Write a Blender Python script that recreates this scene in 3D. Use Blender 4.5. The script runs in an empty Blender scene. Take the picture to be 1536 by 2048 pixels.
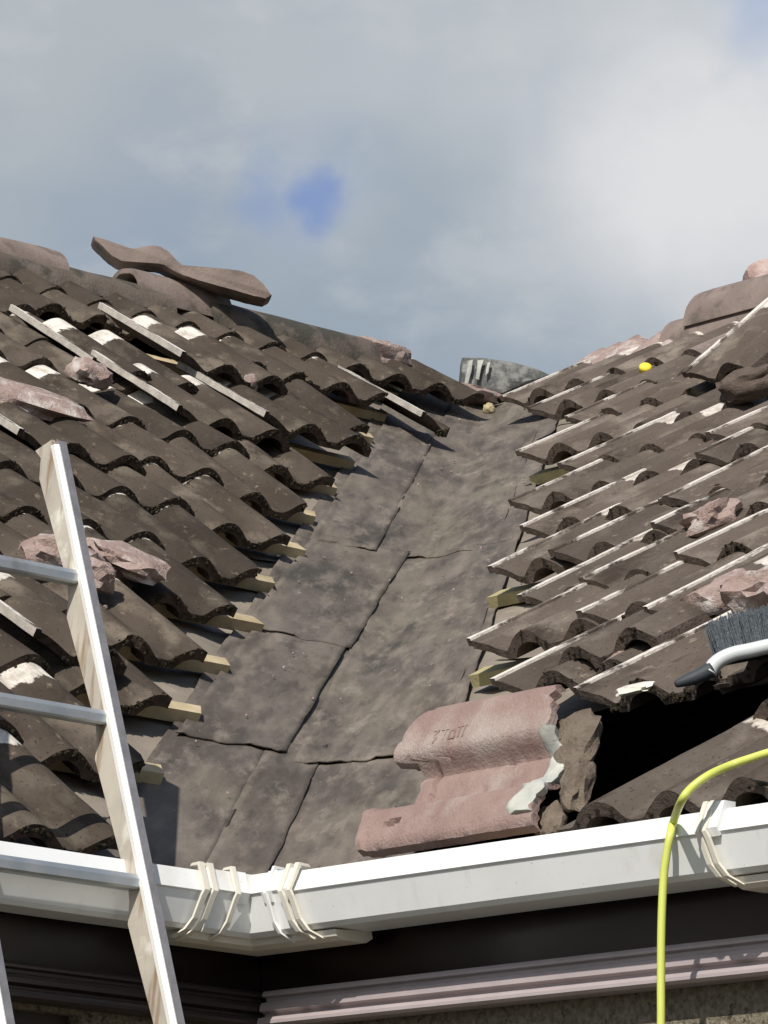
import bpy, math, random
from math import sin, cos, radians, pi
from mathutils import Vector, Matrix, noise

# ------------------------------------------------------------------ camera
FPX = 8460.16                      # focal length in pixels of the 1536 px wide photo
YAW, PITCH, ROLL = -0.69768333, 0.23044695, 0.02941430
CAM = Vector((-4.17157717, -5.24655016, -0.92327933))
PT = radians(30.075992)            # roof pitch
CP, SP = cos(PT), sin(PT)
TP = SP / CP
cy, sy = cos(YAW), sin(YAW); cp_, sp_ = cos(PITCH), sin(PITCH); cr, sr_ = cos(ROLL), sin(ROLL)
Ry = Matrix(((cy, sy, 0), (-sy, cy, 0), (0, 0, 1)))
Bm = Matrix(((1, 0, 0), (0, 0, -1), (0, 1, 0)))
Rp = Matrix(((1, 0, 0), (0, cp_, sp_), (0, -sp_, cp_)))
Rr = Matrix(((cr, -sr_, 0), (sr_, cr, 0), (0, 0, 1)))
RW = Rr @ Rp @ Bm @ Ry             # world -> camera (x right, y down, z forward)

scene = bpy.context.scene
col = scene.collection
cam_data = bpy.data.cameras.new("camera")
cam = bpy.data.objects.new("camera", cam_data)
col.objects.link(cam)
m = Matrix((RW[0], -RW[1], -RW[2])).transposed().to_4x4()
m.translation = CAM
cam.matrix_world = m
cam_data.sensor_fit = 'HORIZONTAL'
cam_data.sensor_width = 36
cam_data.lens = FPX * 36 / 1536
cam_data.clip_start = 0.05
cam_data.clip_end = 3000
scene.camera = cam

# ------------------------------------------------------------------ sun, sky, exposure
SUN = Vector((-1.0, -0.55, 1.08)).normalized()
sun_d = bpy.data.lights.new("sun", 'SUN')
sun_d.energy = 4.8
sun_d.angle = radians(0.55)
sun_d.color = (1.0, 0.955, 0.89)
sun = bpy.data.objects.new("sun", sun_d)
sun.rotation_euler = SUN.to_track_quat('Z', 'Y').to_euler()
sun.location = (-6, -4, 8)
col.objects.link(sun)
scene.view_settings.view_transform = 'Standard'
scene.view_settings.look = 'None'
scene.view_settings.exposure = 0
scene.view_settings.gamma = 1

def ray(px, py):
    return (RW.transposed() @ Vector(((px - 768) / FPX, (py - 1024) / FPX, 1))).normalized()

world = bpy.data.worlds.new("World")
scene.world = world
world.use_nodes = True
nt = world.node_tree
for n_ in list(nt.nodes): nt.nodes.remove(n_)
N, Lk = nt.nodes, nt.links
out = N.new('ShaderNodeOutputWorld'); bg = N.new('ShaderNodeBackground')
bg.inputs['Strength'].default_value = 0.1
tc = N.new('ShaderNodeTexCoord')
sky = N.new('ShaderNodeTexSky'); sky.sky_type = 'NISHITA'; sky.sun_disc = False
sky.sun_elevation = math.asin(SUN.z)
sky.sun_rotation = math.atan2(SUN.x, SUN.y)

def vmath(op, a, b=None, val=None):
    n = N.new('ShaderNodeVectorMath'); n.operation = op
    Lk.new(a, n.inputs[0])
    if b is not None: Lk.new(b, n.inputs[1])
    if val is not None: n.inputs[1].default_value = val
    return n
def smath(op, a, b):
    n = N.new('ShaderNodeMath'); n.operation = op
    for i, q in enumerate((a, b)):
        if isinstance(q, (int, float)): n.inputs[i].default_value = q
        else: Lk.new(q, n.inputs[i])
    return n.outputs[0]
def ramp(f, lo, hi, a=0.0, b=1.0):
    n = N.new('ShaderNodeMapRange'); n.interpolation_type = 'SMOOTHSTEP'
    n.inputs[1].default_value = lo; n.inputs[2].default_value = hi
    n.inputs[3].default_value = a; n.inputs[4].default_value = b
    Lk.new(f, n.inputs[0]); return n.outputs[0]
def mixc(f, a, b):
    n = N.new('ShaderNodeMix'); n.data_type = 'RGBA'
    if isinstance(f, (int, float)): n.inputs[0].default_value = f
    else: Lk.new(f, n.inputs[0])
    for i, q in ((6, a), (7, b)):
        if isinstance(q, tuple): n.inputs[i].default_value = (*q, 1)
        else: Lk.new(q, n.inputs[i])
    return n.outputs[2]
gen = tc.outputs['Generated']
wz = N.new('ShaderNodeTexNoise'); wz.inputs['Scale'].default_value = 34; wz.inputs['Detail'].default_value = 4
wz.inputs['Roughness'].default_value = 0.5
Lk.new(gen, wz.inputs['Vector'])
wsub = vmath('SUBTRACT', wz.outputs['Color'], val=(0.5, 0.5, 0.5))
wsc = vmath('SCALE', wsub.outputs[0]); wsc.inputs['Scale'].default_value = 0.035
warp = vmath('ADD', gen, wsc.outputs[0]).outputs[0]
def blob(px, py, r0, r1, src=None):     # 1 inside r0 px, 0 outside r1 px, round the sky direction of a point
    d = ray(px, py)
    v = vmath('DISTANCE', src or warp, val=tuple(d))
    return ramp(v.outputs['Value'], r0 / FPX, r1 / FPX, 1.0, 0.0)
def nz(scale, detail, rough=0.5, offs=0.0):
    n = N.new('ShaderNodeTexNoise'); n.inputs['Scale'].default_value = scale
    n.inputs['Detail'].default_value = detail; n.inputs['Roughness'].default_value = rough
    mp = N.new('ShaderNodeMapping'); mp.inputs['Location'].default_value = (offs, offs * .7, 0)
    mp.inputs['Scale'].default_value = (1, 1, 1.7)
    Lk.new(gen, mp.inputs[0]); Lk.new(mp.outputs[0], n.inputs['Vector'])
    return n.outputs['Fac']
K = 10.0
def C10(r, g, b): return (r * K, g * K, b * K)
cl = mixc(ramp(nz(11, 3, .45, 3.3), .36, .66), C10(.33, .395, .465), C10(.475, .515, .555))
cl = mixc(blob(1450, 330, 60, 600), cl, C10(.74, .745, .76))
cl = mixc(smath('MULTIPLY', blob(200, 120, 60, 600), 0.6), cl, C10(.42, .46, .49))
cl = mixc(smath('MULTIPLY', blob(330, 430, 20, 380), 0.75), cl, C10(.29, .36, .46))
cl = mixc(smath('MULTIPLY', blob(640, 620, 20, 400), 0.65), cl, C10(.32, .385, .455))
cl = mixc(smath('MULTIPLY', ramp(nz(30, 7, .55, 1.1), .48, .72), 0.38), cl, C10(.60, .62, .64))
cl = mixc(smath('MULTIPLY', blob(1530, 0, 20, 200), 0.6), cl, C10(.36, .46, .67))
cl = mixc(smath('MULTIPLY', blob(620, 350, 20, 200), 0.5), cl, C10(.31, .385, .54))
cl = mixc(smath('MULTIPLY', blob(520, 335, 10, 125), 0.7), cl, C10(.26, .35, .54))
cl = mixc(smath('MULTIPLY', blob(645, 335, 10, 75), 0.7), cl, C10(.20, .30, .57))
cl = mixc(smath('MULTIPLY', blob(668, 385, 10, 75), 0.7), cl, C10(.20, .30, .57))
# far from the framed part the clouds break up into the clear physical sky
brk = ramp(nz(2.2, 4, .55, 7.7), .25, .45)
far = vmath('DISTANCE', gen, val=tuple(ray(768, 500)))
brk = smath('MULTIPLY', brk, ramp(far.outputs['Value'], .18, .4))
fin = mixc(brk, cl, sky.outputs[0])
Lk.new(fin, bg.inputs['Color']); Lk.new(bg.outputs[0], out.inputs[0])

# ------------------------------------------------------------------ helpers
def mesh_obj(name, verts, faces, mats, parent=None, smooth=False, mi=None, autosmooth=None):
    me = bpy.data.meshes.new(name)
    me.from_pydata([tuple(v) for v in verts], [], faces)
    for mt in (mats if isinstance(mats, (list, tuple)) else [mats]): me.materials.append(mt)
    if mi:
        for p, i in zip(me.polygons, mi): p.material_index = i
    if smooth:
        for p in me.polygons: p.use_smooth = True
    me.update()
    if autosmooth is not None:
        me.shade_smooth() if hasattr(me, 'shade_smooth') else None
        if hasattr(me, 'set_sharp_from_angle'): me.set_sharp_from_angle(angle=radians(autosmooth))
    o = bpy.data.objects.new(name, me)
    col.objects.link(o)
    if parent is not None: o.parent = parent
    return o
def tag(o, label=None, cat=None, group=None, kind=None):
    if label: o['label'] = label
    if cat: o['category'] = cat
    if group: o['group'] = group
    if kind: o['kind'] = kind
    return o
def empty(name, loc=(0, 0, 0)):
    o = bpy.data.objects.new(name, None); o.location = loc; o.empty_display_size = .05
    col.objects.link(o); return o
class MB:
    def __init__(s): s.v, s.f, s.m = [], [], []
    def add(s, vs, fs, mi=0):
        b = len(s.v); s.v += [Vector(q) for q in vs]
        s.f += [tuple(i + b for i in f) for f in fs]; s.m += [mi] * len(fs)
    def box(s, lo, hi, mi=0, M=None):
        x0, y0, z0 = lo; x1, y1, z1 = hi
        vs = [Vector(q) for q in ((x0,y0,z0),(x1,y0,z0),(x1,y1,z0),(x0,y1,z0),(x0,y0,z1),(x1,y0,z1),(x1,y1,z1),(x0,y1,z1))]
        if M is not None: vs = [M @ q for q in vs]
        s.add(vs, [(0,3,2,1),(4,5,6,7),(0,1,5,4),(1,2,6,5),(2,3,7,6),(3,0,4,7)], mi)
    def prism(s, poly, a, b, mi=0):      # poly: list of points->Vector fn evaluated at a and b
        n = len(poly(a)); vs = list(poly(a)) + list(poly(b))
        fs = [(i, (i + 1) % n, n + (i + 1) % n, n + i) for i in range(n)]
        fs += [tuple(range(n))[::-1], tuple(range(n, 2 * n))]
        s.add(vs, fs, mi)
    def sweep(s, rings, closed=True, caps=True, mi=0):
        n = len(rings[0]); vs = [q for r in rings for q in r]; fs = []
        for k in range(len(rings) - 1):
            for i in range(n if closed else n - 1):
                j = (i + 1) % n
                fs.append((k*n+i, k*n+j, (k+1)*n+j, (k+1)*n+i))
        if caps and closed:
            fs.append(tuple(range(n))[::-1]); fs.append(tuple(range((len(rings)-1)*n, len(rings)*n)))
        s.add(vs, fs, mi)
    def tube(s, pts, r, seg=10, mi=0):
        pts = [Vector(p) for p in pts]; rings = []
        up = (pts[1] - pts[0]).orthogonal().normalized()
        for i, p in enumerate(pts):
            d = (pts[min(i+1, len(pts)-1)] - pts[max(i-1, 0)]).normalized()
            up = (up - d * up.dot(d)).normalized(); a = up; b = d.cross(up)
            rr = r[i] if isinstance(r, (list, tuple)) else r
            rings.append([p + (a*cos(t) + b*sin(t)) * rr for t in [2*pi*k/seg for k in range(seg)]])
        s.sweep(rings, mi=mi)
    def build(s, name, mats, parent=None, smooth=False, autosmooth=None):
        return mesh_obj(name, s.v, s.f, mats, parent, smooth, s.m, autosmooth)

def mat(name, base, base2=None, rough=.85, scale=8, bump=.3, bscale=60, spec=.3, metal=0, detail=6, c3=None, c3scale=30, c3lo=.6, c3hi=.7, bdist=.004, rnd=0.0, stretch=1.0):
    mt = bpy.data.materials.new(name); mt.use_nodes = True
    t = mt.node_tree; b = t.nodes['Principled BSDF']
    b.inputs['Roughness'].default_value = rough
    b.inputs['Metallic'].default_value = metal
    b.inputs['Specular IOR Level'].default_value = spec
    tcn = t.nodes.new('ShaderNodeTexCoord')
    src = tcn.outputs['Object']
    oi = t.nodes.new('ShaderNodeObjectInfo')
    ad = t.nodes.new('ShaderNodeVectorMath'); ad.operation = 'ADD'
    sc = t.nodes.new('ShaderNodeMath'); sc.operation = 'MULTIPLY'; sc.inputs[1].default_value = 37.0
    t.links.new(oi.outputs['Random'], sc.inputs[0])
    mpp = t.nodes.new('ShaderNodeMapping'); mpp.inputs['Scale'].default_value = (1, stretch, 1)
    t.links.new(src, mpp.inputs[0]); t.links.new(mpp.outputs[0], ad.inputs[0]); t.links.new(sc.outputs[0], ad.inputs[1])
    v = ad.outputs[0]
    def noi(scl, det, rg=.55):
        n = t.nodes.new('ShaderNodeTexNoise'); n.inputs['Scale'].default_value = scl
        n.inputs['Detail'].default_value = det; n.inputs['Roughness'].default_value = rg
        t.links.new(v, n.inputs['Vector']); return n.outputs['Fac']
    def rg(f, lo, hi, a=0., c=1.):
        n = t.nodes.new('ShaderNodeMapRange'); n.inputs[1].default_value = lo; n.inputs[2].default_value = hi
        n.inputs[3].default_value = a; n.inputs[4].default_value = c
        t.links.new(f, n.inputs[0]); return n.outputs[0]
    def mx(f, a, c, mode='MIX'):
        n = t.nodes.new('ShaderNodeMix'); n.data_type = 'RGBA'; n.blend_type = mode
        if isinstance(f, float): n.inputs[0].default_value = f
        else: t.links.new(f, n.inputs[0])
        for i, q in ((6, a), (7, c)):
            if isinstance(q, tuple): n.inputs[i].default_value = (*q, 1)
            else: t.links.new(q, n.inputs[i])
        return n.outputs[2]
    c = mx(rg(noi(scale, detail), .35, .65), base, base2 or base)
    if c3: c = mx(rg(noi(c3scale, 5), c3lo, c3hi), c, c3)
    if rnd:
        hs = t.nodes.new('ShaderNodeHueSaturation')
        t.links.new(rg(oi.outputs['Random'], 0, 1, 1 - rnd, 1 + rnd), hs.inputs['Value'])
        t.links.new(c, hs.inputs['Color']); c = hs.outputs[0]
    t.links.new(c, b.inputs['Base Color'])
    if bump:
        bp = t.nodes.new('ShaderNodeBump'); bp.inputs['Strength'].default_value = bump
        bp.inputs['Distance'].default_value = bdist
        t.links.new(noi(bscale, 5, .65), bp.inputs['Height']); t.links.new(bp.outputs[0], b.inputs['Normal'])
    mt['h'] = 1
    return mt, t, b, c, dict(noi=noi, rg=rg, mx=mx, tc=tcn, v=v, oi=oi)

PALE = (.66, .62, .55)
# tile concrete: brown weathered face; the headlap band (top 80 mm) and the side lip have stayed clean and pale
def tile_mat(name, a, b2, c3, pale, band=True, head=.338):
    mt, t, b, c, k = mat(name, a, b2, rough=.92, scale=7, bump=.8, bscale=120, spec=.15, c3=c3, c3scale=13, c3lo=.52, c3hi=.68, rnd=.24, bdist=.004, detail=9, stretch=.5)
    sp = t.nodes.new('ShaderNodeSeparateXYZ'); t.links.new(k['tc'].outputs['Object'], sp.inputs[0])
    c = k['mx'](k['rg'](k['noi'](5, 7, .7), .56, .66), c, (a[0]*.62, a[1]*.60, a[2]*.58))
    c = k['mx'](k['rg'](k['noi'](48, 6, .7), .60, .70), c, (c3[0]*1.25, c3[1]*1.22, c3[2]*1.15))
    # fine pitting
    c = k['mx'](k['rg'](k['noi'](240, 2), .62, .74), c, (a[0]*.45, a[1]*.45, a[2]*.45))
    if band:
        wob = k['rg'](k['noi'](30, 6, .7), .25, .75, -.026, .020)
        ad = t.nodes.new('ShaderNodeMath'); ad.operation = 'ADD'
        t.links.new(sp.outputs[1], ad.inputs[0]); t.links.new(wob, ad.inputs[1])
        f = k['rg'](ad.outputs[0], head, head + .006)
        sxa = k['rg'](sp.outputs[0], -.0440, -.0446)
        sxn = t.nodes.new('ShaderNodeMath'); sxn.operation = 'MULTIPLY'; t.links.new(sxa, sxn.inputs[0]); t.links.new(k['rg'](k['noi'](15, 6, .7), .45, .52), sxn.inputs[1])
        sx = sxn.outputs[0]
        mxm = t.nodes.new('ShaderNodeMath'); mxm.operation = 'MAXIMUM'
        t.links.new(f, mxm.inputs[0]); t.links.new(sx, mxm.inputs[1])
        dirt = k['mx'](k['rg'](k['noi'](35, 6, .7), .42, .68), pale, (pale[0]*.5, pale[1]*.46, pale[2]*.42))
        c = k['mx'](f, c, dirt)
        c = k['mx'](sx, c, k['mx'](k['rg'](k['noi'](60, 5, .7), .58, .70), tuple(q * 1.05 for q in pale), (pale[0]*.6, pale[1]*.56, pale[2]*.5)))
    t.links.new(c, b.inputs['Base Color'])
    return mt
M_TL = tile_mat('tile_concrete', (.048, .037, .028), (.083, .066, .051), (.135, .112, .085), PALE)
M_TR = tile_mat('tile_concrete_dusty', (.078, .061, .049), (.120, .097, .078), (.178, .150, .122), (.60, .55, .49))
M_TOPR = tile_mat('tile_concrete_pinkish', (.21, .165, .145), (.27, .215, .19), (.30, .25, .22), (.50, .45, .40))
M_SIDE = mat('tile_clean_side', (.50, .46, .40), (.34, .30, .26), scale=30, bump=.5, bscale=150)[0]
M_END = mat('tile_broken_edge', (.055, .036, .028), (.085, .058, .045), scale=40, bump=.9, bscale=180, bdist=.006, c3=(.03, .024, .014), c3scale=50, c3lo=.5, c3hi=.6)[0]
M_ENDR = mat('tile_end_dusty', (.090, .067, .053), (.13, .10, .080), scale=40, bump=.9, bscale=150, bdist=.006, c3=(.06, .045, .033), c3scale=45)[0]
M_MOSS = mat('moss', (.022, .019, .010), (.045, .034, .018), scale=60, bump=1, bscale=200, bdist=.006)[0]
M_FELT = mat('felt_dusty', (.175, .148, .116), (.25, .215, .172), scale=5, bump=.5, bscale=40, c3=(.28, .24, .195), c3scale=12, bdist=.006)[0]
M_LINER = None
M_BAT = mat('batten_wood', (.36, .285, .17), (.48, .395, .25), scale=20, bump=.4, bscale=60, rough=.8, rnd=.15)[0]
M_BATY = mat('batten_wood_treated', (.33, .29, .14), (.42, .37, .20), scale=20, bump=.4, bscale=60, rough=.8)[0]
mt_, t_, b_, c_, k_ = mat('white_pvc', (.78, .79, .77), (.72, .72, .69), scale=6, rough=.38, bump=.08, bscale=30, spec=.5, c3=(.62, .60, .54), c3scale=9, c3lo=.58, c3hi=.80)
mp = t_.nodes.new('ShaderNodeMapping'); mp.inputs['Scale'].default_value = (26, 26, 2.2)
t_.links.new(k_['tc'].outputs['Object'], mp.inputs[0])
rn = t_.nodes.new('ShaderNodeTexNoise'); rn.inputs['Scale'].default_value = 1.0; rn.inputs['Detail'].default_value = 6
t_.links.new(mp.outputs[0], rn.inputs['Vector'])
c_ = k_['mx'](k_['rg'](rn.outputs['Fac'], .60, .85, 0, .45), c_, (.45, .42, .36))
c_ = k_['mx'](k_['rg'](k_['noi'](150, 3, .7), .69, .74), c_, (.22, .19, .15))
t_.links.new(c_, b_.inputs['Base Color'])
M_PVC = mt_
M_PVC2 = mat('cream_pvc', (.74, .70, .60), (.66, .62, .52), scale=12, rough=.4, bump=.1, spec=.5)[0]
M_FASCIA = mat('brown_fascia', (.009, .004, .0035), (.013, .007, .006), scale=10, rough=.28, bump=.05, spec=.35)[0]
M_RIB = mat('brown_trim_sunlit', (.37, .315, .315), (.42, .36, .355), scale=14, rough=.35, bump=.05, spec=.5)[0]  # brown trim with the sun on it painted in as pale mauve
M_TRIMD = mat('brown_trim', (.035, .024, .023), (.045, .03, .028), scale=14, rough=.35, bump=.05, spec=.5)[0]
M_WALL = mat('roughcast', (.15, .125, .085), (.30, .26, .19), scale=120, bump=1, bscale=130, bdist=.01, detail=4, c3=(.07, .055, .04), c3scale=70)[0]
M_PINK = mat('pink_concrete', (.34, .23, .20), (.40, .29, .255), scale=14, bump=.6, bscale=90, c3=(.58, .47, .43), c3scale=18, c3lo=.5, c3hi=.7)[0]
M_MORT = mat('pink_mortar', (.29, .205, .175), (.36, .27, .235), scale=25, bump=1, bscale=80, bdist=.008, c3=(.50, .44, .40), c3scale=22, c3lo=.52, c3hi=.66)[0]
M_GREYM = mat('grey_mortar', (.50, .50, .43), (.32, .33, .31), scale=16, bump=.6, bscale=70, c3=(.66, .65, .57), c3scale=14)[0]
M_GREYT = mat('dark_grey_concrete', (.075, .078, .076), (.145, .143, .132), scale=14, bump=.8, bscale=80, bdist=.006, c3=(.24, .24, .22), c3scale=30, c3lo=.45, c3hi=.6)[0]
M_RIDGE = mat('ridge_concrete', (.10, .078, .062), (.16, .13, .105), scale=9, bump=.9, bscale=100, c3=(.06, .055, .042), c3scale=11, c3lo=.5, c3hi=.62, rnd=.15)[0]
M_RIDGEP = mat('ridge_concrete_pink', (.18, .138, .118), (.235, .185, .158), scale=12, bump=.6, bscale=100, c3=(.10, .085, .068), c3scale=13, c3lo=.52, c3hi=.68)[0]
M_GALV = mat('galvanised_metal', (.38, .42, .45), (.50, .52, .52), scale=18, rough=.42, bump=.15, bscale=60, metal=.65, spec=.5, c3=(.30, .28, .26), c3scale=10)[0]
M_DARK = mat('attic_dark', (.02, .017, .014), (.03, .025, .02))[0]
M_GLASS = mat('window_glass', (.01, .01, .012), None, rough=.06, bump=0, spec=.6)[0]
M_GROUND = mat('concrete_ground', (.07, .065, .055), (.10, .095, .085), scale=2, bump=.4, bscale=30)[0]
M_YEL = mat('yellow_plastic', (.85, .68, .05), (.80, .62, .04), rough=.5, bump=.1)[0]
M_HOSE = mat('yellow_green_hose', (.60, .64, .14), (.56, .60, .12), rough=.4, bump=.05, spec=.5)[0]
M_BRIS = mat('blue_grey_bristles', (.085, .10, .115), (.15, .17, .185), scale=160, rough=.7, bump=.8, bscale=260)[0]
M_HAND = mat('white_handle_plastic', (.60, .62, .60), (.54, .56, .54), rough=.35, bump=.05, spec=.5)[0]
M_GRIP = mat('black_grip_rubber', (.035, .042, .048), (.05, .058, .062), rough=.6)[0]
# ladder: aluminium with rust runs
mt_, t_, b_, c_, k_ = mat('ladder_aluminium', (.60, .55, .45), (.47, .43, .36), scale=9, rough=.45, bump=.2, bscale=50, metal=.2, spec=.5, c3=(.80, .76, .66), c3scale=12)
mp = t_.nodes.new('ShaderNodeMapping'); mp.inputs['Scale'].default_value = (40, 40, 4)
t_.links.new(k_['v'], mp.inputs[0])
rn = t_.nodes.new('ShaderNodeTexNoise'); rn.inputs['Scale'].default_value = 1.0; rn.inputs['Detail'].default_value = 4
t_.links.new(mp.outputs[0], rn.inputs['Vector'])
c_ = k_['mx'](k_['rg'](rn.outputs['Fac'], .53, .64, 0, .85), c_, (.30, .19, .11))
t_.links.new(c_, b_.inputs['Base Color'])
M_ALU = mt_
M_ALUW = mat('ladder_edge_sunlit', (.82, .80, .74), (.74, .72, .66), rough=.3, bump=.1, metal=.15, spec=.6)[0]  # same metal, sunlight on the front corner painted in as near white
M_ALUG = mat('ladder_face_shaded', (.27, .26, .27), (.20, .195, .20), scale=30, rough=.5, bump=.4, bscale=80, metal=.3)[0]  # same metal, shade of the front face painted in as darker grey
# valley liner: taupe felt with dust, scuffs, olive patches
mt_, t_, b_, c_, k_ = mat('valley_felt', (.098, .082, .073), (.135, .115, .102), rough=.78, scale=4, bump=0, spec=.25, detail=6)
# dirt has washed down the valley, so the mottling runs long along it
tt = k_['tc']
m1 = t_.nodes.new('ShaderNodeVectorRotate'); m1.rotation_type = 'Z_AXIS'; m1.inputs['Angle'].default_value = -pi / 4
t_.links.new(tt.outputs['Object'], m1.inputs['Vector'])
m2 = t_.nodes.new('ShaderNodeMapping'); m2.inputs['Scale'].default_value = (.30, 1.0, .6)
t_.links.new(m1.outputs[0], m2.inputs[0])
def vn(scl, det, rg=.6, off=0.):
    n = t_.nodes.new('ShaderNodeTexNoise'); n.inputs['Scale'].default_value = scl; n.inputs['Detail'].default_value = det; n.inputs['Roughness'].default_value = rg
    a_ = t_.nodes.new('ShaderNodeVectorMath'); a_.operation = 'ADD'; a_.inputs[1].default_value = (off, off * 1.7, 0)
    t_.links.new(m2.outputs[0], a_.inputs[0]); t_.links.new(a_.outputs[0], n.inputs['Vector']); return n.outputs['Fac']
rg_, mx_ = k_['rg'], k_['mx']
c_ = mx_(rg_(vn(7, 8, .65), .38, .62), (.080, .066, .055), (.150, .127, .106))
c_ = mx_(rg_(vn(5, 7, .6, 3), .50, .66), c_, (.145, .124, .095))
c_ = mx_(rg_(vn(6, 7, .6, 7), .56, .68), c_, (.062, .056, .047))
m3 = t_.nodes.new('ShaderNodeMapping'); m3.inputs['Scale'].default_value = (.10, 1.0, .6)
t_.links.new(m1.outputs[0], m3.inputs[0])
n3 = t_.nodes.new('ShaderNodeTexNoise'); n3.inputs['Scale'].default_value = 22; n3.inputs['Detail'].default_value = 7; n3.inputs['Roughness'].default_value = .65
t_.links.new(m3.outputs[0], n3.inputs['Vector'])
c_ = mx_(rg_(n3.outputs['Fac'], .50, .66, 0, .75), c_, (.200, .168, .134))
c_ = mx_(rg_(n3.outputs['Fac'], .46, .34, 0, .7), c_, (.058, .048, .040))
c_ = mx_(rg_(vn(15, 9, .72, 11), .55, .72, 0, .85), c_, (.260, .222, .180))
c_ = mx_(rg_(vn(26, 9, .75, 17), .64, .72), c_, (.36, .325, .30))
c_ = mx_(rg_(vn(70, 6, .7, 23), .66, .72), c_, (.045, .038, .034))
t_.links.new(c_, b_.inputs['Base Color'])
bp = t_.nodes.new('ShaderNodeBump'); bp.inputs['Strength'].default_value = .5; bp.inputs['Distance'].default_value = .004
t_.links.new(vn(24, 8, .7, 2), bp.inputs['Height']); t_.links.new(bp.outputs[0], b_.inputs['Normal'])
M_LINER = mt_

# roof frames ------------------------------------------------------------
def RL(x, s, n=0.0): return Vector((x, s * CP - n * SP, s * SP + n * CP))       # left slope (rises towards +y)
def RR(y, s, n=0.0): return Vector((s * CP - n * SP, y, s * SP + n * CP))       # right slope (rises towards +x)
ML = Matrix(((1, 0, 0), (0, CP, -SP), (0, SP, CP)))                             # columns: right, up-slope, normal
MR = Matrix(((0, CP, -SP), (-1, 0, 0), (0, SP, CP)))
def hit(px, py, n, c):
    n = Vector(n); d = ray(px, py); return CAM + d * ((c - n.dot(CAM)) / n.dot(d))
def atL(px, py, n=.05):
    P = hit(px, py, (0, -SP, CP), n); return P.x, P.y / CP + n * TP
def atR(px, py, n=.05):
    P = hit(px, py, (-SP, 0, CP), n); return P.y, P.x / CP + n * TP
def proj(P):
    q = RW @ (Vector(P) - CAM); return 768 + FPX * q.x / q.z, 1024 + FPX * q.y / q.z
S_RIDGE = 4.50
YR, ZR = S_RIDGE * CP, S_RIDGE * SP
def SLk(k): return {12: .04, 11: .43}.get(k, .15 + .34 * (12 - k))
def SRm(m): return {0: -.03, 1: .40}.get(m, .16 + .3245 * m)
def nth(i):
    return ['topmost', 'second', 'third', 'fourth', 'fifth', 'sixth', 'seventh', 'eighth', 'ninth', 'tenth', 'eleventh', 'twelfth', 'thirteenth', 'fourteenth'][i]
def nth1(i):
    return ['nearest', 'second', 'third', 'fourth', 'fifth', 'sixth', 'seventh', 'eighth', 'ninth', 'tenth', 'eleventh', 'twelfth', 'thirteenth', 'fourteenth', 'fifteenth', 'sixteenth'][i]
random.seed(7)
FAR_Z = -2.42

# ------------------------------------------------------------------ ground and house
g = mesh_obj('ground', [(-900, -900, FAR_Z), (900, -900, FAR_Z), (900, 900, FAR_Z), (-900, 900, FAR_Z)], [(0, 1, 2, 3)], M_GROUND)
tag(g, kind='structure')

house = empty('house', (0, 0, FAR_Z))
house.location = (0, 0, 0)
tag(house, 'L-shaped house with brown fascia, roughcast walls and a stripped tiled roof', 'house')
XE, YE = -4.2, -4.4                # far ends of the two wings
def fascia_poly():
    P = [(.004, -.006), (-.004, -.006), (-.004, -.136)]       # (offset outward negative, z)
    return P
def runL(poly, x0, x1): return lambda t: [Vector((t, -o, z)) for o, z in poly]
def runR(poly): return lambda t: [Vector((-o, t, z)) for o, z in poly]
board = [(0, -.006), (0, -.138), (-.022, -.138), (-.022, -.006)]
rib = [(.0, -.138), (.010, -.140), (.013, -.1445), (.013, -.1485), (.004, -.151), (.004, -.156), (.014, -.159), (.017, -.165),
       (.017, -.172), (.006, -.176), (.006, -.180), (.019, -.183), (.021, -.188), (.021, -.193), (.014, -.197), (-.022, -.197), (-.022, -.138)]
b = MB(); b.prism(runL(board, 0, 0), XE, -.001); b.prism(runR(board), -.001, YE)
b.build('fascia', M_FASCIA, house)
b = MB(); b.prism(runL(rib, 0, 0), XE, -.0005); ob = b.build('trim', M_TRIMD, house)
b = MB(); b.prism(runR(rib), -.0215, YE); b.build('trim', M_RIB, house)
# walls (set back 25 mm), with a window opening under the left eaves
b = MB()
wx0, wx1, wz0, wz1 = -.95, -.335, -1.25, -.205
b.box((XE, .024, FAR_Z), (wx0, .25, -.16)); b.box((wx1, .024, FAR_Z), (.024, .25, -.16))
b.box((wx0, .024, FAR_Z), (wx1, .25, wz0)); b.box((wx0, .024, wz1), (wx1, .25, -.16))
b.build('wall', M_WALL, house)
b = MB(); b.box((.0245, YE, FAR_Z), (.25, .0235, -.16)); b.build('wall', M_WALL, house)
b = MB(); b.box((XE, .25, FAR_Z), (XE + .2, 7.5, -.1)); b.box((XE, 7.5, FAR_Z), (7.79, 7.7, .06)); b.box((7.59, YE, FAR_Z), (7.79, 7.5, .06)); b.box((.25, YE, FAR_Z), (7.59, YE + .2, -.1))
b.build('wall', M_WALL, house)
w = MB()
w.box((wx0, .05, wz0), (wx1, .09, wz0 + .05)); w.box((wx0, .05, wz1 - .035), (wx1, .09, wz1))
w.box((wx0, .05, wz0 + .05), (wx0 + .045, .09, wz1 - .035)); w.box((wx1 - .03, .05, wz0 + .05), (wx1, .09, wz1 - .035))
wo = w.build('window', M_TRIMD, house)
w = MB(); w.box((wx0 + .045, .062, wz0 + .05), (wx1 - .03, .07, wz1 - .035)); w.build('pane', M_GLASS, wo)
w = MB(); w.box((XE + .2, .25, -.06), (7.59, 7.5, -.04)); w.box((.25, YE + .2, -.06), (7.59, .2499, -.04)); w.build('ceiling', M_DARK, house)
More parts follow.
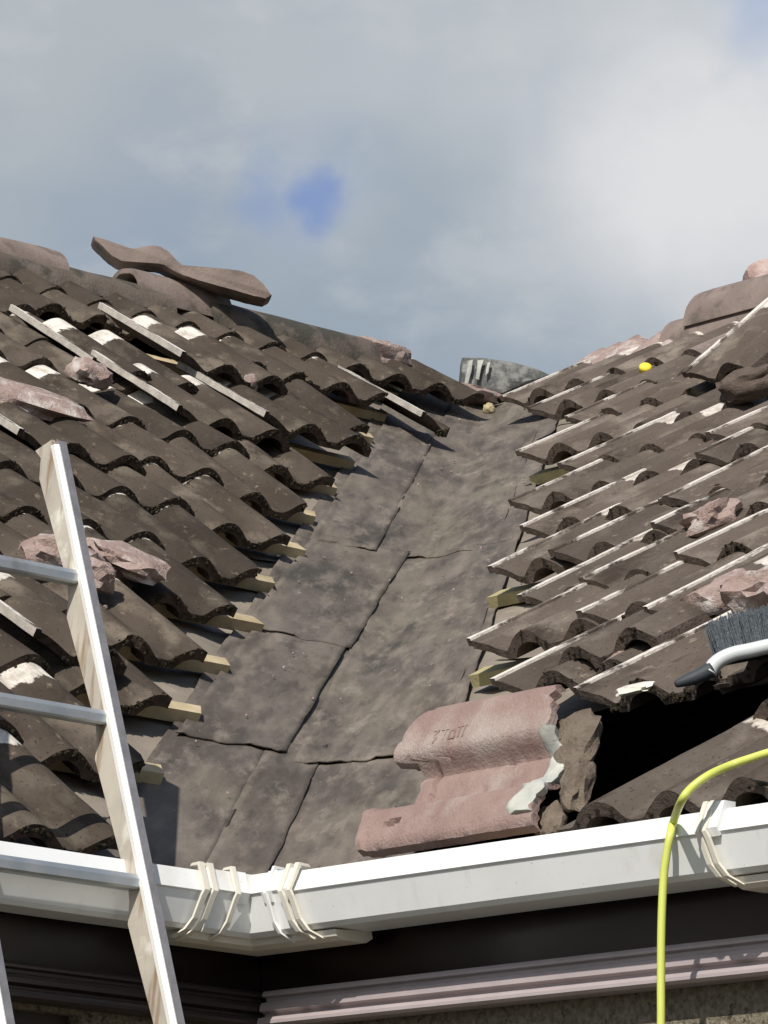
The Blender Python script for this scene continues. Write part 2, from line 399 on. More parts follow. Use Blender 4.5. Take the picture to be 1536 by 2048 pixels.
# back slopes of the roof (never faced by the photo) with simple course lines
def back(t):
    return ZR - (t - YR) * TP
bv, bf = [], []
for i in range(12):
    t0 = YR + .02 + (2*YR + .1 - YR) * i / 12; t1 = YR + .02 + (YR + .1) * (i + 1) / 12
    z0 = back(t0); z1 = back(t1)
    n0 = len(bv)
    bv += [(XE, t0, z0), (t0, t0, z0), (t1, t1, z1), (XE, t1, z1), (t0, YE, z0), (t1, YE, z1)]
    bf += [(n0, n0+1, n0+2, n0+3), (n0+1, n0+4, n0+5, n0+2)]
mesh_obj('back_roof', bv, bf, M_TL, house)
# gable triangles
def gable(x):
    return [(x, 0.02, -.1), (x, 2*YR, -.1), (x, YR, ZR - .03)]
mesh_obj('gable', gable(XE + .05), [(0, 1, 2)], M_WALL, house)
mesh_obj('gable', [(q[1], YE + .05, q[2]) for q in gable(0)], [(0, 1, 2)], M_WALL, house)

# ------------------------------------------------------------------ felt on the slopes
def fbm(p, s, o=4):
    return noise.fractal(Vector(p) * s, 0.6, 2.0, o)
def felt_strip(side, s0, s1, u0f, u1, lift, seed, holes=()):
    # side 'L': u = x, from valley (x = s*CP) outwards; side 'R': u = y
    nu, ns = 90, max(4, int((s1 - s0) / .03)); vs, fs = [], []
    for j in range(ns + 1):
        s = s0 + (s1 - s0) * j / ns
        ua = u0f(s)
        for i in range(nu + 1):
            u = ua + (u1 - ua) * (i / nu) ** 1.5
            sag = -.014 * abs(sin(pi * (u + .1) / .45)) - .004
            n = lift + sag + .010 * fbm((u, s * .5, seed), 2.2) + .003 * fbm((u * 2, s, seed + 5), 8)
            fr = min(1, max(0, (ua - u) / .15))
            n = n * fr + (-.007 + lift) * (1 - fr)
            if j == 0: n += .004 * abs(fbm((u, s, seed), 6))
            vs.append(RL(u, s, n) if side == 'L' else RR(u, s, n))
    for j in range(ns):
        for i in range(nu):
            a = j * (nu + 1) + i; c = sum((vs[a], vs[a + nu + 2]), Vector()) / 2
            s = s0 + (s1 - s0) * (j + .5) / ns
            u = c.x if side == 'L' else c.y
            if any(h[0] < u + .03 * fbm((s, seed, 0), 7) < h[1] and h[2] < s + .03 * fbm((u, seed, 1), 6) < h[3] for h in holes): continue
            fs.append((a, a + 1, a + nu + 2, a + nu + 1) if side == 'R' else (a, a + nu + 1, a + nu + 2, a + 1))
    return mesh_obj('felt_underlay', vs, fs, M_FELT, smooth=True)
fl = [(-.10, .62), (.50, 1.48), (1.36, 2.34), (2.22, 3.20), (3.08, 4.06), (3.94, 4.52)]
posn = ['lowest', 'second', 'third', 'fourth', 'fifth', 'highest']
for i, (a, c) in enumerate(fl):
    e = RLo = lambda s: s * CP - .26
    o = felt_strip('L', a, c, e, XE, .003 - .004 * 0 + .002 * i * 0, 3 + i)
    tag(o, f'dusty grey-brown roofing felt under left slope battens, {posn[i]} strip counted from the gutter', 'roofing felt', 'felt strips on the left slope')
    hl = [(-1.6, .16, .14, .90)] if i in (0, 1) else []
    o = felt_strip('R', a, c, e, YE, .003, 23 + i, hl)
    tag(o, f'dusty grey-brown roofing felt under right slope battens, {posn[i]} strip counted from the gutter', 'roofing felt', 'felt strips on the right slope')

# ------------------------------------------------------------------ valley liner sheets, in (a, g): a = plan distance up the valley, g = signed sideways distance
def VAL(a, g, n=0.0):
    # rounded valley bottom
    k = .035
    x, y = (a + g, a) if g < 0 else (a, a - g)
    h = TP * (max(x, y)) + TP * k * math.exp(-abs(g) / k) * .5
    nn = Vector((0, -SP, CP)) if g < 0 else Vector((-SP, 0, CP))
    w_ = min(1, abs(g) / .03)
    nn = (nn * w_ + Vector((-.35, -.35, .87)) * (1 - w_)).normalized()
    return Vector((x, y, h)) + nn * n
def vsheet(a0, a1, g0, g1, lift, seed, label, wr=.006, skew=0.0):
    na, ng = max(8, int((a1 - a0) / .022)), max(6, int((g1 - g0) / .016)); top, bot, fs = [], [], []
    for j in range(na + 1):
        for i in range(ng + 1):
            fa, fg = j / na, i / ng
            eg0 = g0 + .006 * fbm((fa * (a1 - a0) + seed, .3, seed), 3) + skew * (fa - .5); eg1 = g1 + .006 * fbm((fa * (a1 - a0) + seed, 9.1, seed), 3) + skew * (fa - .5)
            g_ = eg0 + (eg1 - eg0) * fg
            a = a0 + (a1 - a0) * fa + (.012 * fbm((fg * 2, seed, 3), 2) if j in (0, na) else 0)
            # creases radiating diagonally on the right flank
            cr_ = .003 * fbm((a * 1.2 + g_ * 3.2, g_ * .8 - a * .3, seed * .0), 4.0, 2) + wr * .8 * fbm((a, g_, 1.7), 2.4, 2) + .0008 * fbm((a, g_, 2), 14)
            if g_ > .02: cr_ += .007 * max(0, sin(14 * (a - g_ * 1.9) + 3 * fbm((a, g_, 8), 2))) * min(1, (g_ - .02) / .1)
            edge = min(i, ng - i, j, na - j)
            fade = min(1, max(.12, (g1 - g_) / .10)) if g1 > .2 else 1
            n = (lift * .36) * fade + .002 + cr_ * (.35 + .65 * fade) * .6 + (.0035 if edge == 0 and noise.noise(Vector((a * 7, g_ * 9, seed))) > .1 else 0)
            top.append(VAL(a, g_, n)); bot.append(VAL(a, g_, n - .002))
    W = ng + 1
    for j in range(na):
        for i in range(ng):
            p = j * W + i; fs.append((p, p + 1, p + W + 1, p + W))
    nv = len(top)
    rim = [i for i in range(W)] + [j * W + ng for j in range(1, na + 1)] + [na * W + i for i in range(ng - 1, -1, -1)] + [j * W for j in range(na - 1, 0, -1)]
    for q in range(len(rim)):
        p0, p1 = rim[q], rim[(q + 1) % len(rim)]
        fs.append((p1, p0, p0 + nv, p1 + nv))
    o = mesh_obj('valley_felt', top + bot, fs, M_LINER)
    me = o.data
    for p in me.polygons[:na * ng]: p.use_smooth = True
    tag(o, label, 'felt sheet', 'felt sheets lining the valley')
    return o
vsheet(-.030, 3.96, -.38, .345, .004, 1, 'long worn taupe base sheet lining the whole valley, seen at both its edges')
vsheet(-.035, .72, -.365, -.145, .011, 2, 'small olive-brown felt piece bottom left of the valley beside the ladder, square shadow on it', .003)
vsheet(-.045, .74, -.150, -.012, .015, 3, 'narrow felt strip at the foot of the valley between two long dark seams', .003)
vsheet(.68, 1.42, -.345, -.095, .021, 4, 'scuffed felt patch with pale lilac smear, left side of lower valley', .004, .02)
vsheet(.64, 2.15, -.075, .315, .015, 5, 'wide creased felt sheet in the middle of the valley, right flank', .006)
vsheet(1.36, 2.15, -.345, -.060, .024, 6, 'mottled felt patch left of valley centre, below the V-shaped seam', .005, .03)
vsheet(2.10, 3.36, -.335, -.140, .026, 7, 'upper left felt sheet under the black shadow of a lifted tile', .005)
vsheet(2.10, 3.94, -.150, .27, .022, 8, 'topmost felt sheet running up to the head of the valley', .006)

# ------------------------------------------------------------------ battens
def batten(side, s, u_end, u_far, label, mt, grp, tilt=0.0, h=.026, wd=.046):
    b = MB(); nseg = 10
    rings = []
    L = u_far - u_end
    for i in range(nseg + 1):
        u = u_end + L * (i / nseg) ** 1.6
        j = .002 * noise.noise(Vector((u * 3, s, 0)))
        sk = tilt if i == 0 else 0
        q = [(s + j, .001), (s + wd + j, .001), (s + wd + j, h), (s + j, h)]
        f = RL if side == 'L' else RR
        rings.append([f(u + (sk if k_ in (0, 3) else 0), *p) for k_, p in enumerate(q)])
    if side == 'L': rings = rings
    b.sweep(rings)
    o = b.build('timber_batten', mt)
    tag(o, label, 'batten', grp)
    return o
for k in range(0, 12):
    s = SLk(k) + (.052 if k < 11 else .07)
    batten('L', s, s * CP - .312 + random.uniform(-.015, .015), XE + .1, f'sawn timber batten end left of the valley, {nth1(11 - k)} up from the gutter'.replace('nearest', 'lowest'), M_BAT, 'battens on the left slope', random.uniform(-.03, .0))
yend = {3: .645, 5: 1.235, 9: 2.36}
for m in (0, 3, 4, 5, 6, 7, 8, 9, 10, 11, 12):
    s = SRm(m) + .022
    u = yend.get(m, s * CP - random.uniform(.50, .58))
    batten('R', s, u, YE + .1, f'treated yellowish batten on the right slope, {nth1(m)} up from the gutter'.replace('nearest', 'lowest'), M_BATY if m in yend else M_BAT, 'battens on the right slope', .0)

# ------------------------------------------------------------------ roof tile meshes
def zprof(x, up=False):
    z = 0.0
    if up and x < .035:
        z = .035 * max(0, cos(pi * (x + .058) / .186)) ** 1.2
    for c in (.095, .245):
        d = abs(x - c)
        if d < .060: z = max(z, .034 * (cos(pi * d / (2 * .060)) ** 1.15))
    return z
def under(x):
    z = 0.0
    for c in (.095, .245):
        d = abs(x - c)
        if d < .0375: z = max(z, .027 * math.sqrt(1 - (d / .0375) ** 2))
    return z
def tile_mesh(name, seed, top, end, L=.418, x0=-.06, x1=.30, chip=None, moss=1.0, lip_up=False):
    keep_lip = True
    rnd = random.Random(seed)
    xs = ([-.058, -.052, -.045, -.0445, -.034, -.022, -.010, 0.0] if lip_up else [-.034, -.0275, -.021, -.010, -.001, 0.0]) if x0 < 0 else [max(x0, 0.0)]
    xs = [x for x in xs if x >= x0]
    nx = 40
    xs += [x for x in [(i + 1) * .30 / nx for i in range(nx + 8)] if x0 < x <= x1 + 1e-6]
    ny = 10; T = .0165
    vt, vb, fs, mi = [], [], [], []
    def lip(x):
        return -.011
    W = len(xs)
    for j in range(ny + 1):
        y = L * j / ny
        for i, x in enumerate(xs):
            if lip_up and x < .035: z = zprof(x, True) + (.0045 if x < -.0447 else 0); t = .0165
            elif x < 0: z = lip(x); t = .007
            else: z = zprof(x); t = T + .13 * zprof(x)
            yy = y; xx = x
            nzv = noise.noise(Vector((x * 60, y * 60 if 0 < j < ny else y * 11, seed * 3.1)))
            if j == 0: yy += .0035 * nzv + .004 * noise.noise(Vector((x * 18, 0, seed * 7.7)))
            if j == ny: yy += .002 * nzv
            if i in (0, W - 1): xx += .0015 * nzv
            zz = z + .0012 * noise.noise(Vector((x * 25, y * 25, seed)))
            if chip:
                cx, cyy, rr = chip
                d = math.hypot(x - cx, y - cyy)
                if d < rr:
                    k2 = (rr - d)
                    dv = Vector((x - cx, y - cyy))
                    if dv.length < 1e-5: dv = Vector((0, 1))
                    dv.normalize(); xx += dv.x * k2 * .9; yy += dv.y * k2 * .9
            vt.append((xx, yy, zz + T)); 
            # underside: hollow under the rolls, thicker at the tail
            vb.append((xx, yy + (.002 if j == 0 else 0), (zz + T - t) if x < .035 else under(x) + .0012 * noise.noise(Vector((x * 40, y * 9, seed)))))
    for j in range(ny):
        for i in range(W - 1):
            p = j * W + i; fs.append((p, p + 1, p + W + 1, p + W)); mi.append(0)
    nv = len(vt)
    for j in range(ny):
        for i in range(W - 1):
            p = nv + j * W + i; fs.append((p, p + W, p + W + 1, p + 1)); mi.append(1)
    for i in range(W - 1):
        fs.append((i + 1, i, nv + i, nv + i + 1)); mi.append(1)
        p = ny * W + i; fs.append((p, p + 1, nv + p + 1, nv + p)); mi.append(1)
    for j in range(ny):
        p = j * W; fs.append((p, p + W, nv + p + W, nv + p)); mi.append(2)
        p = j * W + W - 1; fs.append((p + W, p, nv + p, nv + p + W)); mi.append(1)
    v = vt + vb
    # moss tufts and crumbs stuck along the tail edge
    if moss:
        for q in range(int(60 * moss)):
            x = rnd.uniform(max(x0, 0) + .01, x1 - .01)
            if zprof(x) > .012 and rnd.random() < .25: continue
            r = rnd.uniform(.0016, .0048); c = Vector((x, rnd.uniform(-.004, .003), zprof(x) + rnd.uniform(.001, .017)))
            b0 = len(v)
            ph = rnd.random() * 6
            for la in (-1, 1):
                for a in range(5):
                    t = ph + 2 * pi * a / 5
                    rr = r * rnd.uniform(.7, 1.2)
                    v.append(tuple(c + Vector((cos(t) * rr, sin(t) * rr * .8, la * rr * .5))))
            v.append(tuple(c + Vector((0, 0, -r)))); v.append(tuple(c + Vector((0, 0, r))))
            for a in range(5):
                a2 = (a + 1) % 5
                fs += [(b0 + a, b0 + a2, b0 + 5 + a2, b0 + 5 + a), (b0 + 10, b0 + a2, b0 + a), (b0 + 11, b0 + 5 + a, b0 + 5 + a2)]
                mi += [3, 3, 3]
    me = bpy.data.meshes.new(name); me.from_pydata(v, [], fs)
    for mt in (top, end, M_SIDE, M_MOSS): me.materials.append(mt)
    for p, i in zip(me.polygons, mi):
        p.material_index = i; p.use_smooth = True
    me.update()
    if hasattr(me, 'set_sharp_from_angle'): me.set_sharp_from_angle(angle=radians(38))
    return me
VL = [tile_mesh('pantile', i, M_TL, M_END, moss=.9) for i in range(6)]
VLE = [tile_mesh('pantile', 90 + i, M_TL, M_END, moss=1.0, x1=.263, chip=(None, (.263, 0, .02), None, (.09, -.004, .02))[i % 4]) for i in range(6)]
VLL = [tile_mesh('pantile', 60 + i, M_TL, M_END, moss=.9, lip_up=True) for i in range(3)]
VL += [tile_mesh('pantile', 11, M_TL, M_END, chip=(.29, 0, .03)), tile_mesh('pantile', 12, M_TL, M_END, chip=(.08, -.005, .028), moss=1.5)]
VR = [tile_mesh('pantile', 20 + i, M_TR, M_ENDR, moss=.35) for i in range(6)]
VRL = [tile_mesh('pantile', 70 + i, M_TR, M_ENDR, moss=.35, lip_up=True) for i in range(4)]
V_HALFR = tile_mesh('pantile', 75, M_TR, M_ENDR, moss=.3, lip_up=True, x1=.15)
M_TLN = tile_mat('tile_concrete_plain', (.048, .037, .028), (.083, .066, .051), (.135, .112, .085), PALE, head=.6)
V_NB = tile_mesh('pantile', 79, M_TLN, M_END, lip_up=True, x1=.055)
V_HALFLL = tile_mesh('pantile', 78, M_TL, M_END, lip_up=True, x1=.16)
V_LEAN = tile_mesh('pantile', 77, M_TR, M_ENDR, moss=.3, x0=0, x1=.17)
V_THICK = tile_mesh('pantile', 76, M_TR, M_ENDR, moss=2.2, lip_up=True, chip=(.30,0,.04))
VR += [tile_mesh('pantile', 31, M_TR, M_ENDR, chip=(.0, 0, .035), moss=.3), tile_mesh('pantile', 32, M_TR, M_ENDR, chip=(.23, -.005, .03), moss=.5)]
V_HALF = tile_mesh('pantile', 40, M_TR, M_ENDR, x0=.13, moss=.3)
V_HALFL = tile_mesh('pantile', 41, M_TL, M_END, x1=.15, moss=.6)
V_TOPR = tile_mesh('pantile', 42, M_TOPR, M_ENDR, moss=.2)
ntile = 0
def put_tile(me, side, u, s, label, grp, n=.036, pitch=.030, yaw=0.0, roll=0.0):
    """u = x of the left pan edge (left slope) or y of the left pan edge (right slope); s = bottom edge"""
    global ntile
    ntile += 1
    o = bpy.data.objects.new('pantile', me)
    col.objects.link(o)
    B = (ML if side == 'L' else MR)
    o.matrix_world = Matrix.Translation((RL if side == 'L' else RR)(u, s, n)) @ (B.to_4x4() @ Matrix.Rotation(yaw, 4, 'Z') @ Matrix.Rotation(-pitch, 4, 'X') @ Matrix.Rotation(roll, 4, 'Y'))
    tag(o, label, 'roof tile', grp)
    return o
def seen(P, mg=520):
    x, y = proj(P); return -mg < x < 1536 + mg and 300 < y < 2000
SKIP_L = set(); MOVE_L = {}
# left slope: columns from the valley outwards, i = 0 nearest the valley
for k in range(0, 13):
    s = SLk(k)
    xe = {0: 3.66, 1: 3.06}.get(k, 3.36 - .3 * k)
    i = 0
    while True:
        x0 = xe - .3 * (i + 1)
        if not seen(RL(x0 + .3, s, .05)) or x0 < XE: break
        key = (k, i)
        ds = random.uniform(-.006, .006); dn = random.uniform(0, .004); yw = random.uniform(-.006, .006)
        me = VL[random.choice((0, 1, 2, 3, 4, 5, 6, 7) if random.random() < .5 else (0, 1, 2, 3, 4, 5))]
        lab = f'brown tile, left slope, {nth(k)} course from the ridge, {nth1(i)} from the valley'
        pit = .044; n = .0425; roll = 0.0; extra = {}
        xc = x0
        if k == 1 and 1.75 < x0 < 2.45: ds += .095; dn += .002               # pushed up the slope, baring pale heads below
        if k == 2 and 1.70 < x0 < 2.2: i += 1; continue                        # replaced by lifted tiles below
        if k == 3 and 1.70 < x0 < 2.2: i += 1; continue
        if k == 3 and 1.0 < x0 < 1.6: ds += .085
        if k == 5 and .85 < x0 < 1.1: i += 1; continue
        if i == 0:
            me = VLE[k % 6]
            if k > 1: n = .013; pit = -.034
        put_tile(me, 'L', xc, s + ds, lab, 'tiles on the left slope', n + dn, pit, yw, roll)
        i += 1
# the lifted tile next to the head of the valley
GL = 'tiles on the left slope'
put_tile(VLL[0], 'L', 1.722, 3.34, 'lifted brown tile with long white edge and two pale rolls, leftmost of two', GL, .06, .006)
put_tile(VLL[1], 'L', 2.10, 3.52, 'raised brown tile over a black gap, right of the one with the long white edge', GL, .092, .02)
put_tile(VLL[2], 'L', 1.787, 3.03, 'slipped tile with two pale bands and a long white edge above black shadow', GL, .06, .01)
put_tile(VLL[0], 'L', 2.162, 3.19, 'raised tile with a thin white edge below a cream mortar chip', GL, .06, .03)
put_tile(VLL[1], 'L', .962, 2.42, 'raised roof tile at the left picture edge above a deep black gap', GL, .06, .03)
put_tile(V_NB, 'L', 3.092, 3.75, 'slipped roof tile with a bright edge and black shadow at the head of the valley', GL, .042, .03)
# row 0 partial tile to the valley head

YL = {0: -.745, 1: .02, 2: .15, 3: .529, 4: .534, 5: .93, 6: 1.334, 7: 1.69, 8: 1.825, 9: 2.30, 10: 2.43, 11: 2.88, 12: 3.305}
for m in range(0, 13):
    s = SRm(m); i = 0
    while True:
        y0 = YL[m] - .3 * i
        if not seen(RR(y0, s, .05)) or y0 - .3 < YE: break
        ds = random.uniform(-.006, .006); n = .041 + random.uniform(0, .006); pit = .042; yw = random.uniform(-.010, .010); roll = 0
        me = VR[random.randrange(8) if random.random() < .5 else random.randrange(6)]
        lab = f'dusty brown concrete roof tile, right slope, {nth(12 - m)} course from the ridge, {nth1(i)} from the valley'
        skip = False
        if m == 1: skip = True                  # stripped tiles: the black opening
        if m == 2 and y0 < -.05: skip = True
        if m >= 11 and y0 > 2.6: me = V_TOPR if (m + i) % 2 == 0 else me
        if not skip:
            if i == 0 and m > 0: me = VRL[m % 4]
            elif random.random() < .13 and m > 2: n += .010; yw += random.uniform(-.03, .03); me = VRL[(m + i) % 4]
            put_tile(me, 'R', y0, s + ds, lab, 'tiles on the right slope', n, pit, yw, roll)
        i += 1
        if i > 15: break

# ------------------------------------------------------------------ loose and slipped tiles, placed where the photo shows them
def px_tile(me, side, px, py, n, label, grp, pitch=.03, yaw=0., roll=0., name=None):
    u, s = (atL if side == 'L' else atR)(px, py, n + .01)
    o = put_tile(me, side, u, s, label, grp, n, pitch, yaw, roll)
    if name: o.name = name
    return o
G1 = 'loose tiles on the right slope'
put_tile(V_HALFR, 'R', 1.96, 3.40, 'loose brown half tile leaning steeply up and to the right below the right ridge', G1, .085, -.18)
put_tile(VRL[0], 'R', 1.19, 2.60, 'loose tile with black gap beneath it at the right edge, below the leaning one', G1, .062, .05)
put_tile(VRL[1], 'R', .79, 2.01, 'slipped tile with a bright white edge strip, just above the pink mortar lump', G1, .058, .03)
put_tile(VRL[2], 'R', 1.06, 2.41, 'slipped tile with a pale left edge, middle of the right slope', G1, .058, .04)
put_tile(V_THICK, 'R', .24, 1.43, 'thick-edged lifted tile over a black gap, level with the pink mortar lumps', G1, .062, .05)
put_tile(V_HALFR, 'R', 1.117, SRm(5), 'narrow tile fragment with a bright edge pointing into the valley, right side', G1, .040, .03)
put_tile(V_HALFR, 'R', .70, SRm(4) - .01, 'narrow broken tile fragment above the yellowish batten end, right of the valley', G1, .04, .03)
put_tile(VRL[3], 'R', -.035, 1.04, 'slipped tile with a short bright strip, left of the pink and white lump', G1, .06, .03)
put_tile(VR[5], 'R', .13, .86, 'long tilted tile with a straight black slit below it, left of the brush', G1, .055, .03, 0, -.09)
put_tile(V_THICK, 'R', -.28, .585, 'thick jagged tile bridging the black opening, lower left of the brush', G1, .055, .05)
put_tile(VR[2], 'R', -.58, .575, 'lifted tile under the brush handle over the black opening', G1, .07, .05)
put_tile(VR[4], 'R', -.88, .58, 'lifted tile at the right picture edge over the black opening', G1, .07, .05)
put_tile(VR[1], 'R', -1.18, .58, 'lifted tile beyond the right picture edge above the opening', G1, .08, .05)
put_tile(VR[5], 'R', -.80, .33, 'single remaining tile right of the black opening above the hose', G1, .055, .03)
put_tile(VR[3], 'R', -1.10, .33, 'tile beyond the one above the hose', G1, .052, .03)
put_tile(V_HALFLL, 'L', .10, .90, 'raised tile behind the ladder with a long pale edge and a black gap', GL, .065, .02)

exec_parts = True
# ------------------------------------------------------------------ rocks and slabs
def rock(name, c, r, mt, seed, label, cat, grp=None, rough=.35, M=None, sub=3, parent=None):
    import bmesh
    bm = bmesh.new(); bmesh.ops.create_icosphere(bm, subdivisions=sub, radius=1)
    for v in bm.verts:
        p = v.co.copy()
        p = Vector([math.copysign(abs(q) ** .75, q) for q in p])
        d = 1 + rough * noise.fractal(p * 1.3 + Vector((seed, seed * 2, 0)), .8, 2, 4) + .08 * noise.noise(p * 6 + Vector((seed, 0, 0)))
        p *= d
        q = Vector((p.x * r[0], p.y * r[1], p.z * r[2]))
        v.co = (M @ q if M is not None else q)
    me = bpy.data.meshes.new(name); bm.to_mesh(me); bm.free(); me.materials.append(mt)
    for p in me.polygons: p.use_smooth = True
    if hasattr(me, 'set_sharp_from_angle'): me.set_sharp_from_angle(angle=radians(40))
    o = bpy.data.objects.new(name, me); o.location = c; col.objects.link(o)
    if parent is not None: o.parent = parent
    if label: tag(o, label, cat, grp)
    return o
def slab(name, outline, plane_pt, depth, mt, label, cat, grp=None, seed=0, bev=.006, depth_dir=None, parent=None, mt2=None):
    """a solid whose face outline is given in photo pixels at a plane through plane_pt facing the viewer; extruded by depth (real thickness)"""
    nrm = Vector((-.62, -.75, .05)).normalized()
    c = nrm.dot(Vector(plane_pt)); dd = (depth_dir or -nrm).normalized()
    pts = []
    for i, (x, y) in enumerate(outline):
        x2, y2 = outline[(i + 1) % len(outline)]
        for t in (0, .33, .66):
            pts.append(hit(x + (x2 - x) * t + 1.3 * noise.noise(Vector((x, y, t * 9 + seed))), y + (y2 - y) * t + 1.3 * noise.noise(Vector((y, x, t * 9 + seed))), nrm, c))
    ce = sum(pts, Vector()) / len(pts)
    rings = []
    for dep, sh in ((0, bev * 1.6), (bev * .5, bev * .5), (bev * 1.6, 0), (depth * .5, -bev * .3), (depth - bev * 1.5, 0), (depth, bev * 1.4)):
        r = []
        for q in pts:
            d = (ce - q); l = d.length
            r.append(q + d.normalized() * min(sh, l * .45) + dd * dep + Vector((0, 0, .0015 * noise.noise(q * 60 + Vector((dep * 90, 0, seed))))))
        rings.append(r)
    b = MB(); b.sweep(rings, caps=False)
    n = len(pts)
    for base, rr, flip in ((0, rings[0], 1), ((len(rings) - 1) * n, rings[-1], 0)):
        cc = sum(rr, Vector()) / n
        b.v.append(cc); ci = len(b.v) - 1
        for i in range(n):
            j = (i + 1) % n
            b.f.append((base + j, base + i, ci) if flip else (base + i, base + j, ci)); b.m.append(0)
    o = b.build(name, mt, parent, autosmooth=35)
    if label: tag(o, label, cat, grp)
    return o

GM = 'pink mortar lumps'
def lumpL(px, py, n, r, seed, label, mt=M_MORT, rough=.4, yaw=0.):
    u, s = atL(px, py, n)
    return rock('mortar_lump', RL(u, s, n), r, mt, seed, label, 'mortar lump', GM, rough, M=ML @ Matrix.Rotation(yaw, 3, 'Z'))
def lumpR(px, py, n, r, seed, label, mt=M_MORT, rough=.4, yaw=0.):
    u, s = atR(px, py, n)
    return rock('mortar_lump', RR(u, s, n), r, mt, seed, label, 'mortar lump', GM, rough, M=MR @ Matrix.Rotation(yaw, 3, 'Z'))
lumpL(55, 800, .10, (.13, .09, .028), 1, 'long pink mortar lump at the left edge above the ladder top', yaw=-.25)
lumpL(180, 748, .11, (.05, .045, .030), 2, 'upright pink mortar chunk on the left slope next to pale tile heads')
lumpL(500, 770, .10, (.018, .02, .028), 3, 'small cream mortar chip standing on the left slope', rough=.3)
lumpL(125, 1115, .10, (.075, .06, .035), 4, 'white-pink mortar lump behind the uppermost ladder rung')
lumpL(250, 1120, .10, (.085, .075, .025), 5, 'flat pink mortar slab right of the ladder stile', yaw=-.5)
lumpL(190, 1150, .09, (.035, .04, .03), 6, 'pale mortar lump against the right side of the ladder stile')
lumpL(485, 740, .07, (.012, .015, .008), 7, 'tiny white mortar crumb on the left slope')
lumpR(1425, 1035, .09, (.055, .05, .028), 11, 'pink mortar lump in the middle of the right slope', yaw=.5)
lumpR(1455, 1195, .10, (.07, .05, .035), 12, 'pink and white mortar lump just above the brush', yaw=.5)
lumpR(1530, 1190, .12, (.06, .06, .045), 13, 'pink mortar lump at the right edge above the brush')
lumpR(1505, 765, .12, (.075, .05, .035), 14, 'rounded dark broken lump below the leaning tile', mt=M_ENDR, rough=.4, yaw=.5)
lumpR(1220, 1308, .07, (.02, .05, .010), 15, 'thin pink-white broken strip left of the long tilted tile', yaw=.1)
lumpR(1265, 1300, .08, (.015, .065, .010), 16, 'thin pinkish broken sliver pointing up at the long tilted tile')
lumpR(1268, 1378, .125, (.035, .014, .007), 17, 'white mortar smear on top of the jagged tile by the opening', mt=M_PVC2)
lumpR(1230, 955, .06, (.02, .025, .010), 18, 'small mortar crumb on the right slope', mt=M_MORT)

# ridges ------------------------------------------------------------------
def ridge_tile(axis, p0, p1, rise, label, mt, seed, r=.115, h=.085, tilt=0.):
    """half-round tile over the ridge from p0 to p1 along axis; thickness 14 mm"""
    b = MB(); rings = []; nseg = 12; na = 14
    for i in range(nseg + 1):
        t = i / nseg; u = p0 + (p1 - p0) * t; z0 = ZR + rise + tilt * (t - .5)
        pr = []
        for rr, hh in ((r, h), (r - .014, h - .014)):
            arc = []
            for a in range(na + 1):
                an = pi * a / na
                jit = .004 * noise.noise(Vector((u * 9, a * .6, seed)))
                c_, s_ = cos(an), sin(an)
                arc.append((c_ * rr, (s_ ** .8 if s_ > 1e-6 else 0) * (hh + jit) - .022 * abs(c_) ** 3))
            pr += arc if rr == r else arc[::-1]
        uj = u + (.006 * noise.noise(Vector((seed, 3, i))) if i in (0, nseg) else 0)
        rings.append([Vector((uj, YR + o, z0 + z)) if axis == 'x' else Vector((YR + o, uj, z0 + z)) for o, z in pr])
    b.sweep(rings)
    o = b.build('ridge_tile', mt, autosmooth=40)
    tag(o, label, 'ridge tile', 'ridge tiles')
    return o
ridge_tile('x', 1.65, 2.27, .062, 'pale weathered ridge tile at the left end of the left ridge', M_RIDGEP, 1, r=.10, h=.078)
ridge_tile('x', 1.6, 2.62, .030, 'dark lower ridge tile under the pale one on the left ridge', M_RIDGE, 2, r=.125, h=.07)
ridge_tile('x', 2.52, 2.84, .062, 'short ridge tile with a pink broken end below the broken tile', M_RIDGEP, 3, r=.095)
ridge_tile('x', 2.76, 3.36, .030, 'long dark ridge tile ending at the pink mortar, left ridge', M_RIDGE, 4, r=.125, h=.082)
slab('broken_tile', [(187, 472), (205, 477), (235, 489), (268, 497), (285, 492), (305, 490), (322, 493), (338, 503), (352, 518), (368, 532), (400, 546), (422, 541), (445, 537), (482, 541), (508, 550), (526, 566), (544, 590), (532, 597), (500, 590), (465, 580), (430, 570), (400, 562), (368, 552), (345, 541), (325, 530), (300, 522), (268, 523), (240, 522), (222, 511), (205, 494), (190, 480)],
     (2.7, YR - .13, ZR), .10, M_RIDGEP, 'broken wavy pinkish tile balanced across the left ridge against the sky', 'broken tile', None, 3, .003, Vector((.5, .8, .02)))
rock('mortar_lump', hit(760, 715, (0, 1, 0), YR - .02), (.10, .06, .045), M_MORT, 21, 'pink mortar bedding just right of the long dark ridge tile', 'mortar lump', GM, .4)
rock('mortar_lump', hit(795, 722, (0, 1, 0), YR - .05), (.035, .04, .035), M_RIDGEP, 22, 'round reddish lump at the end of the left ridge mortar', 'mortar lump', GM, .25)
rock('mortar_lump', hit(935, 788, (0, 1, 0), YR - .05), (.09, .06, .022), M_MORT, 23, 'pink and white mortar bed under the dark grey broken ridge tile', 'mortar lump', GM, .4)
rock('mortar_lump', hit(978, 818, (0, 1, 0), YR - .15), (.016, .016, .016), mat('yellow_mortar', (.50, .43, .25), (.42, .35, .20), bump=.8)[0], 24, 'small yellowish crumb at the head of the valley', 'mortar lump', GM, .3)
